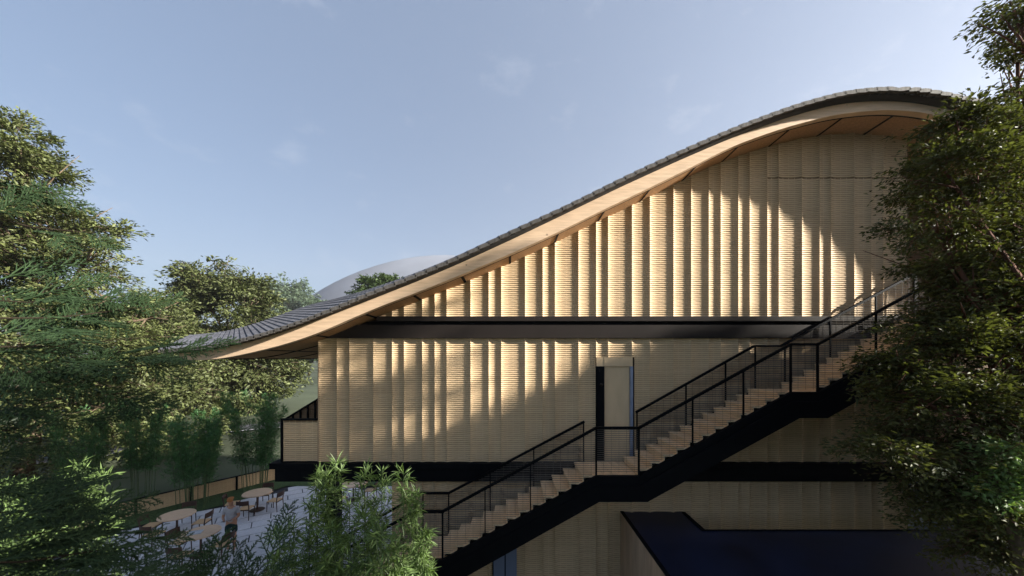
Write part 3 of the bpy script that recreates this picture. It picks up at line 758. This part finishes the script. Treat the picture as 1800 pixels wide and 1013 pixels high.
def tree(name, label, cat, base, lobes, n_spray, leafn, leafL, leafW, mat, bark, trunk_r, sprayL, flat=.5, group=None, out_bias=.8, shell=.55, seed=1, trunk_top=None, droop=.1, clump=13):
    """base: ground point; lobes: [(center Vector, radii)] ; sprays of leaves near the lobes' outer volume, fed by limbs from the trunk"""
    global rng
    rng = np.random.default_rng(seed); rn = random.Random(seed)
    root = empty(name, base); tag(root, label, cat, group)
    vol = np.array([l[1][0] * l[1][1] * l[1][2] for l in lobes]) ** (2 / 3); pr = vol / vol.sum()
    which = rng.choice(len(lobes), n_spray, p=pr)
    C = np.array([list(l[0]) for l in lobes])[which]; Rd = np.array([l[1] for l in lobes])[which]
    dirs = rnd_dirs(n_spray); rad = shell + (1 - shell) * rng.random(n_spray) ** .7
    rad *= 1 + .16 * rng.normal(size=n_spray) * (rng.random(n_spray) > .5)
    pos = C + dirs * Rd * rad[:, None]
    ncl = max(8, n_spray // clump); ci = rng.integers(0, ncl, n_spray); cc = pos[:ncl].copy(); cdir = dirs[:ncl]
    cr_ = (Rd[:ncl].mean(1) * .24)[ci][:, None]; spread = rng.normal(size=(n_spray, 3)) * np.array([1, 1, .55]) * .62
    pos2 = cc[ci] + spread * cr_; pos = np.where(rng.random(n_spray)[:, None] < .82, pos2, pos)
    dirs = cdir[ci] * .6 + spread * .5; dirs /= np.linalg.norm(dirs, axis=1, keepdims=True)
    od = dirs * out_bias + rnd_dirs(n_spray) * .55; od[:, 2] = od[:, 2] * flat - droop; od /= np.linalg.norm(od, axis=1, keepdims=True)
    # twigs
    tl = sprayL * rng.uniform(.6, 1.25, n_spray); P0 = pos - od * tl[:, None] * .5; P1 = pos + od * tl[:, None] * .5
    Vt, Ft = tubes_np(P0, P1, np.full(n_spray, trunk_r * .035), np.full(n_spray, trunk_r * .012), 3)
    # leaves along the twig, spread sideways in a loose plane
    k = leafn; t = rng.uniform(-.5, .62, (n_spray, k)); side = np.cross(od, np.array([0, 0, 1.]) + .35 * rnd_dirs(n_spray)); side /= np.linalg.norm(side, axis=1, keepdims=True)
    up = np.cross(side, od)
    sgn = rng.choice([-1, 1], (n_spray, k)); wid = (tl * .45)[:, None] * (1 - np.clip(t + .1, 0, 1) ** 1.2) * rng.random((n_spray, k))
    b = pos[:, None] + od[:, None] * (t * tl[:, None])[..., None] + side[:, None] * (sgn * wid)[..., None] + up[:, None] * (rng.normal(0, .10, (n_spray, k)) * tl[:, None])[..., None]
    ld = od[:, None] * .8 + side[:, None] * sgn[..., None] * .7 + rng.normal(0, .35, (n_spray, k, 3)); nr = up[:, None] + rng.normal(0, .5, (n_spray, k, 3))
    Vl, Fl = leaves(b.reshape(-1, 3), ld.reshape(-1, 3), nr.reshape(-1, 3), leafL * rng.uniform(.65, 1.3, n_spray * k), leafW * rng.uniform(.7, 1.25, n_spray * k))
    link('crown', np_mesh('crown', Vl, Fl, mat), root)
    # trunk and limbs
    tt_ = Vector(trunk_top) if trunk_top else sum((Vector(l[0]) for l in lobes), Vector()) / len(lobes)
    bs = Vector(base); mb = MB(); pts = []
    for q in range(7):
        u = q / 6; p = bs.lerp(tt_, u) + Vector((rn.uniform(-1, 1), rn.uniform(-1, 1), 0)) * trunk_r * .6 * (q > 0); pts.append(p)
    mb.tube(pts, [trunk_r * (1.25 if q == 0 else 1 - .65 * q / 6) for q in range(7)], 8)
    mb.build('trunk', bark, root, True)
    lb = MB()
    for c, rr in lobes:
        c = Vector(c); u = rn.uniform(.35, .8); s0 = bs.lerp(tt_, u); s0z = min(s0.z, c.z - .1 * rr[2]); s0 = bs.lerp(tt_, max(.15, (s0z - bs.z) / max(.1, tt_.z - bs.z)))
        midp = s0.lerp(c, .5) + Vector((rn.uniform(-.1, .1), rn.uniform(-.1, .1), .12)) * (c - s0).length
        lb.tube([s0, midp, c], [trunk_r * .38, trunk_r * .26, trunk_r * .12], 6)
        for _ in range(5):
            e = c + Vector((rn.gauss(0, .5) * rr[0], rn.gauss(0, .5) * rr[1], rn.gauss(0, .4) * rr[2])); st = midp.lerp(c, rn.uniform(.2, .9))
            lb.tube([st, st.lerp(e, .5) + Vector((0, 0, .05)) * (e - st).length, e], [trunk_r * .14, trunk_r * .09, trunk_r * .03], 4)
    lb.build('limbs', bark, root, True)
    o = link('twigs', np_mesh('twigs', Vt, Ft, bark), root); o['kind'] = 'stuff'
    return root
def PL(lst, f3=.9):
    return [(P(x, y, D), (r / 620 * D, r / 620 * D * f3, (r if len(e) == 0 else e[0]) / 620 * D)) for x, y, D, r, *e in lst]
# big sunlit tree at the left
tree('broadleaf_tree', 'tall sunlit olive green tree filling the left edge of the picture', 'tree', (-27, 19.5, 0),
     PL([(-60, 330, 19, 120), (30, 290, 19, 62, 55), (25, 245, 19, 42, 34), (10, 400, 18.5, 110, 90), (110, 400, 18.5, 75, 50), (170, 430, 18, 48, 36), (60, 500, 18, 130, 80), (190, 520, 19, 70, 50), (-40, 620, 18, 150, 110), (120, 610, 18, 120, 80), (230, 610, 19, 80, 60), (60, 750, 18, 140, 90), (-120, 480, 19, 150), (200, 720, 19.5, 90, 60), (270, 560, 20, 50, 40)]),
     2600, 34, .24, .10, M['leaf_left'], M['bark'], .42, 1.25, .45, seed=11)
tree('broadleaf_tree', 'dense yellow green tree behind the low end of the roof', 'tree', (-36, 46, 0),
     PL([(385, 500, 44, 62, 42), (340, 500, 43, 38, 26), (430, 520, 43, 45, 30), (380, 560, 43, 90, 45), (460, 570, 43, 40, 28), (300, 590, 43, 60, 45), (400, 640, 42, 105, 45), (470, 640, 42, 52, 40), (350, 700, 42, 80, 45), (440, 690, 42, 50, 30), (500, 655, 42, 28, 22)]),
     2400, 24, .48, .22, M['leaf_mid'], M['bark'], .5, 2.0, .5, seed=12)
tree('broadleaf_tree', 'yellowish tree standing between the bamboo and the roof', 'tree', (-25, 26, 0),
     PL([(270, 640, 25, 90, 60), (350, 690, 25, 60, 45), (300, 760, 25, 80, 50), (180, 700, 24, 90, 60), (250, 560, 25, 60, 40)]), 900, 28, .30, .13, M['leaf_mid'], M['bark'], .3, 1.3, .5, seed=13)
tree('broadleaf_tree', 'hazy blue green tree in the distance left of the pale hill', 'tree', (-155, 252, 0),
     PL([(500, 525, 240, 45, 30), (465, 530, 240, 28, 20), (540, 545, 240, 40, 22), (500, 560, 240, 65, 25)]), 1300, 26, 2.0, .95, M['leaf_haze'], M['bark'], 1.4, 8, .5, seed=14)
tree('broadleaf_tree', 'small dark green tree peeking over the tiled roof', 'tree', (-26.5, 71, 0),
     PL([(665, 500, 70, 28, 12), (690, 503, 70, 24, 12), (675, 520, 70, 45, 18)]), 500, 22, .6, .28, M['leaf_far'], M['bark'], .4, 1.8, .5, seed=15)
tree('broadleaf_tree', 'low distant tree beside the meadow seen under the eave', 'tree', (-76, 132, 0),
     PL([(545, 625, 130, 20, 12), (575, 620, 130, 25, 14), (520, 628, 130, 16, 10)]), 400, 20, 1.0, .5, M['leaf_far'], M['bark'], .4, 2.5, .5, seed=16)
# trees at the right: one reaches into the picture, the rest are unseen, crowns shaped to shade the wall
tree('broadleaf_tree', 'dark leafy tree close to the camera covering the right edge', 'tree', (9.6, 5.6, 0),
     PL([(1735, 300, 5.6, 115, 80), (1660, 300, 5.4, 62, 45), (1640, 400, 5.3, 62, 55), (1740, 430, 5.6, 110, 80), (1670, 470, 5.4, 55, 30), (1740, 520, 5.3, 90, 50), (1690, 570, 5.3, 60, 40), (1745, 560, 5.5, 115, 55), (1650, 620, 5.3, 90, 45), (1570, 640, 5.2, 42, 24), (1590, 690, 5.1, 60, 40), (1700, 720, 5.3, 130, 80), (1570, 790, 5.0, 58, 30), (1620, 800, 5.2, 70, 60), (1740, 860, 5.2, 125, 80), (1660, 890, 5.1, 60, 50), (1730, 960, 5.1, 60, 45), (1800, 180, 5.8, 70, 55), (1690, 215, 5.5, 45, 22), (1900, 650, 6, 170), (1920, 900, 6, 160), (1800, 60, 5.8, 45, 40), (1780, 20, 5.6, 40, 35), (1790, 110, 5.6, 34, 30)]),
     3700, 30, .082, .034, M['leaf_right'], M['redtwig'], .14, .5, .5, shell=.3, clump=7, seed=17)
tree('broadleaf_tree', 'fresh green bush beside the dark tree at the lower right', 'tree', (7.2, 4.9, 0),
     PL([(1745, 840, 4.7, 45, 35), (1785, 790, 4.7, 40, 34), (1800, 880, 4.7, 60, 50)]), 150, 24, .08, .032, M['leaf_green'], M['bark'], .1, .5, .6, seed=18)
for k, (x, y, top, r) in enumerate([(13.3, 4.7, 10.9, 2.6), (17.2, 4.8, 12.2, 2.4), (20.6, 4.7, 10.2, 2.5), (24.3, 4.8, 12.2, 2.6), (29.0, 4.6, 14.2, 3.0)]):
    h = top
    lob = [(Vector((x + math.cos(a) * r * .45, y + math.sin(a) * r * .12, z)), (r * .75, r * .3, r * .62)) for z, a in [(top - r * .6, 0), (top - r * 1.3, 1.5), (top - r * 1.4, 4), (top - r * 2.2, 2.5), (top - r * 2.2, 5.5), (top - r * 3.0, .5), (top - r * 3.0, 3.3)] if z > 1.5]
    tree('broadleaf_tree', ['leafy tree just right of the dark foreground tree', 'second leafy tree in the row in front of the stair', 'middle leafy tree in the row in front of the stair', 'taller leafy tree towards the far right end of the row', 'tallest leafy tree at the far right end of the row'][k], 'tree', (x, y, 0), lob, 2100, 16, .27, .14, M['leaf_right'], M['bark'], .2, .9, .6, shell=.2, clump=4, seed=30 + k, group='row of trees right of the picture')

for k, (x, y, top, r) in enumerate([(11.5, -2.4, 12.5, 2.6), (15.5, -3.6, 15.0, 3.2)]):  # unseen trees added to keep the foreground cypress in shade
    lob = [(Vector((x + math.cos(a) * r * .45, y + math.sin(a) * r * .4, z)), (r * .75, r * .7, r * .62)) for z, a in [(top - r * .6, 0), (top - r * 1.3, 1.5), (top - r * 1.4, 4), (top - r * 2.2, 2.5), (top - r * 2.2, 5.5), (top - r * 3.0, .5), (top - r * 3.0, 3.3)] if z > 1.5]
    tree('broadleaf_tree', ['leafy tree beside the camera, out of the picture to the right', 'taller leafy tree behind the one beside the camera'][k], 'tree', (x, y, 0), lob, 1200, 14, .32, .15, M['leaf_right'], M['bark'], .25, 1.1, .6, shell=.25, seed=70 + k, group='trees beside the camera')

# bamboo
def bamboo(base, h, nst, spread, leafL, nleaf, mat, label, seed, group, top_only=.15, lean=.12, culm_r=.014, wid=.3):
    rg = np.random.default_rng(seed); root = empty('bamboo_clump', base); tag(root, label, 'bamboo', group)
    mb = MB(); A = []; D_ = []; N_ = []
    for s in range(nst):
        a = rg.uniform(0, 2 * math.pi); r = spread * math.sqrt(rg.random()) if nst > 1 else 0
        b0 = np.array([base[0] + r * math.cos(a), base[1] + r * math.sin(a), base[2]]); hh = h * rg.uniform(.8, 1.03) if s else h
        ln = np.array([math.cos(a), math.sin(a), 0]) * lean * hh * rg.uniform(.4, 1.1)
        f = lambda u: b0 + np.array([0, 0, hh]) * u + ln * u ** 2
        mb.tube([f(u) for u in np.linspace(0, 1, 9)], [culm_r * (1 - .8 * u) + .002 for u in np.linspace(0, 1, 9)], 5)
        nbr = max(8, int(hh * 11))
        for q in range(nbr):
            u = top_only + (1 - top_only) * (q + rg.random()) / nbr; p = f(u); az = rg.uniform(0, 2 * math.pi)
            bl = wid * (1.15 - u) * rg.uniform(.5, 1.1) + .06; bd = np.array([math.cos(az), math.sin(az), rg.uniform(.3, .9)]); bd /= np.linalg.norm(bd)
            e = p + bd * bl
            mb.tube([p, e], [.003, .0015], 3, False)
            k = max(3, int(nleaf / nbr * rg.uniform(.7, 1.3)))
            tt2 = rg.uniform(.25, 1.05, k)[:, None]; A.append(p + (e - p) * tt2)
            ld = bd * .5 + rg.normal(0, .55, (k, 3)); ld[:, 2] -= .1; D_.append(ld); N_.append(np.array([0, 0, 1.]) + rg.normal(0, .4, (k, 3)))
        k = 14; A.append(np.repeat(f(1.)[None], k, 0) - np.array([0, 0, 1]) * rg.uniform(0, .12, (k, 1))); ld = rg.normal(0, .6, (k, 3)); ld[:, 2] = abs(ld[:, 2]) + .1; D_.append(ld); N_.append(np.array([0, 0, 1.]) + rg.normal(0, .4, (k, 3)))
    A = np.concatenate(A); D_ = np.concatenate(D_); N_ = np.concatenate(N_)
    V, F = leaves(A, D_, N_, leafL * rg.uniform(.6, 1.25, len(A)), leafL * .105 * rg.uniform(.8, 1.2, len(A)), .2)
    link('leaves', np_mesh('leaves', V, F, mat), root); mb.build('culms', M['culm'], root)
gb = 'bamboo clumps along the terrace parapet'
bamboo((-12.05, 16.6, .03), 4.7, 18, .62, .20, 620, M['bamboo_dark'], 'tall bamboo clump in front of the parapet nearest the building', 41, gb, .3, wid=.6, lean=.2)
bamboo((-13.55, 15.0, .03), 3.8, 18, .6, .18, 620, M['bamboo_dark'], 'shorter bamboo clump before the middle of the parapet', 42, gb, .3, wid=.55, lean=.2)
bamboo((-17.0, 16.2, 0), 4.4, 13, .5, .2, 620, M['bamboo_dark'], 'shaded bamboo clump beyond the parapet at the left', 43, gb, .3, wid=.45)
bamboo((-15.6, 17.9, 0), 3.6, 9, .4, .2, 620, M['bamboo_dark'], 'bamboo clump behind the parapet between two others', 48, gb, .3, wid=.45)
bamboo((-18.4, 15.0, 0), 4.2, 10, .6, .2, 620, M['bamboo_dark'], 'bamboo clump at the far left beyond the parapet', 49, gb, .3, wid=.45)
fr = [(545, 836, 5.0, 'leftmost bamboo plant of the front row', 44), (597, 826, 5.3, 'tallest bamboo plant of the front row, in front of the black column', 45), (665, 838, 5.0, 'bamboo plant right of the black column', 46), (716, 826, 5.2, 'rightmost bamboo plant overlapping the foot of the stair', 47), (500, 925, 4.6, 'low bamboo plant at the bottom left of the front row', 50), (630, 905, 4.6, 'low bamboo plant in the middle of the front row', 51), (690, 925, 4.5, 'low bamboo plant at the bottom right of the front row', 52), (570, 930, 4.5, 'low bamboo plant beside the bottom edge of the picture', 53), (738, 945, 4.9, 'low bamboo plant against the black stair stringer', 54)]
for x, y, D, lab, sd in fr:
    p = P(x, y, D); bamboo((p.x, D, 0), p.z, 3 if sd < 50 else 4, .11, .17, 620, M['bamboo_leaf'], lab, sd, 'front row of bamboo at the foot of the stair', .35, lean=.02, wid=.34, culm_r=.012)
for x, y, D, sd, lab in ((138, 828, 6.5, 61, 'bright bamboo shoot catching the sun at the left'), (70, 845, 6.6, 62, 'bright bamboo left of the sunlit shoot'), (20, 850, 6.8, 63, 'bright bamboo at the left edge')):
    p = P(x, y, D); bamboo((p.x, D, 0), p.z, 3, .25, .26, 460, M['bamboo_leaf'], lab, sd, 'sunlit bamboo at the left', .4, lean=.04, wid=.5)

# foreground cypress: flat, coral-like sprays
def frond_template(seed):
    rg = random.Random(seed); S0, S1, R0, R1 = [], [], [], []
    def seg(a, b, r0, r1): S0.append(a); S1.append(b); R0.append(r0); R1.append(r1)
    def axis(p, ang, L, lvl, r):
        n = {0: 13, 1: 7, 2: 3}[lvl]; cur = p; a = ang; st = L / n; side = rg.choice([-1, 1])
        for k in range(n):
            a += rg.uniform(-.09, .09); nx = (cur[0] + math.cos(a) * st, cur[1] + math.sin(a) * st, cur[2] + rg.uniform(-.05, .05) * st - .02 * L * (k / n) ** 2)
            seg(cur, nx, r * (1 - .5 * k / n), r * (1 - .5 * (k + 1) / n)); cur = nx
            if lvl < 2 and k > 0:
                side = -side; ll = L * ({0: .50, 1: .40}[lvl]) * (1 - .75 * k / n) * rg.uniform(.8, 1.15)
                axis(cur, a + side * rg.uniform(.55, .8), ll, lvl + 1, r * .88)
                if lvl == 0 and rg.random() < .6: axis(cur, a - side * rg.uniform(.55, .8), ll * .8, 1, r * .8)
    axis((0, 0, 0), 0, 1.0, 0, .019)
    return np.array(S0), np.array(S1), np.array(R0), np.array(R1)
tmpl = [frond_template(s) for s in (1, 2, 3, 4)]
def cypress(name, label, base, branches, seed):
    rg = np.random.default_rng(seed); root = empty(name, base); tag(root, label, 'tree'); VV = []; FF = []; off = 0
    wood = MB(); bs = Vector(base); top = Vector((base[0], base[1], 9.6))
    wood.tube([bs, bs.lerp(top, .5) + Vector((.05, .05, 0)), top], [.17, .13, .03], 8); wood.build('trunk', M['bark'], root, True)
    br = MB()
    for (a, b, nf, L, sp) in branches:
        a = P(*a); b = P(*b); m = a.lerp(b, .5) + Vector((0, 0, -.04))
        tp = Vector((base[0], base[1], min(9.2, a.z + .1)))
        br.tube([tp, a, m, b], [.03, .008, .005, .003], 5)
        for k in range(nf):
            t = (k + rg.random()) / nf; p = np.array(a.lerp(m, t * 2) if t < .5 else m.lerp(b, t * 2 - 1)); ax = np.array((b - a).normalized())
            up = np.array([0, -.75, .75]) + rg.normal(0, .4, 3); sd = np.cross(up, ax); sd /= np.linalg.norm(sd)
            ang = rg.choice([-1, 1]) * rg.uniform(.15, .95) * (1 - .6 * t); d = ax * math.cos(ang) + sd * math.sin(ang); d[2] += rg.normal(0, .10); d /= np.linalg.norm(d)
            u2 = np.cross(d, sd) if abs(ang) < 1.2 else up; n2 = up - d * up.dot(d); n2 /= np.linalg.norm(n2); s2 = np.cross(n2, d)
            Mx = np.stack([d, s2, n2], 1); LL = L * rg.uniform(.65, 1.15) * (1 - .25 * t)
            s0, s1, r0, r1 = tmpl[int(rg.integers(4))]
            q = p + rg.normal(0, sp, 3)
            V, F = tubes_np(s0 @ Mx.T * LL + q, s1 @ Mx.T * LL + q, r0 * LL * .85, r1 * LL * .85, 3)
            VV.append(V); FF.append(F + off); off += len(V)
    br.build('branches', M['dark_bark'], root)
    link('fronds', np_mesh('fronds', np.concatenate(VV), np.concatenate(FF), M['frond']), root)
    print('cypress quads', sum(len(f) for f in FF))
brs = [
 ((-120, 300, 2.6), (110, 340, 2.9), 4, .5, .05), ((-60, 370, 2.7), (165, 410, 2.9), 4, .40, .03),
 ((-120, 520, 2.5), (200, 525, 2.8), 8, .55, .08), ((-100, 560, 2.3), (260, 540, 2.7), 7, .55, .08), ((-150, 610, 2.2), (280, 590, 2.6), 9, .55, .09),
 ((-150, 650, 2.3), (300, 640, 2.7), 9, .55, .09), ((-150, 700, 2.2), (230, 690, 2.6), 8, .5, .09), ((-150, 760, 2.3), (120, 740, 2.6), 6, .5, .08),
 ((-150, 890, 2.0), (120, 890, 2.4), 8, .5, .08), ((-150, 940, 1.9), (170, 925, 2.4), 11, .5, .08), ((-150, 990, 1.8), (190, 965, 2.3), 12, .5, .08), ((-150, 1040, 1.8), (200, 1010, 2.2), 12, .5, .08), ((-100, 1100, 1.7), (220, 1050, 2.1), 12, .45, .08),
 ((330, 1150, 2.3), (395, 1030, 2.5), 3, .58, .01), ((390, 1140, 2.4), (470, 1000, 2.6), 4, .55, .01), ((250, 1140, 2.2), (330, 1040, 2.4), 3, .5, .01)]
cypress('cypress_tree', 'dark cypress with coral like sprays in the near left foreground, out of focus', (-4.6, 2.2, 0), brs, 5)

# ------------------------------------------------------------------ haze
hz = MB().box(-1500, 1500, -60, 1700, -9, 420).build('haze', M['black']); hz.data.materials.clear()
hm = bpy.data.materials.new('haze'); hm.use_nodes = True; hn = hm.node_tree.nodes; hn.clear()
ho = hn.new('ShaderNodeOutputMaterial'); hv = hn.new('ShaderNodeVolumePrincipled'); hv.inputs['Density'].default_value = .00027; hv.inputs['Color'].default_value = (.93, .93, .98, 1); hv.inputs['Anisotropy'].default_value = .35
hm.node_tree.links.new(hv.outputs[0], ho.inputs['Volume']); hz.data.materials.append(hm); tag(hz, kind='stuff')
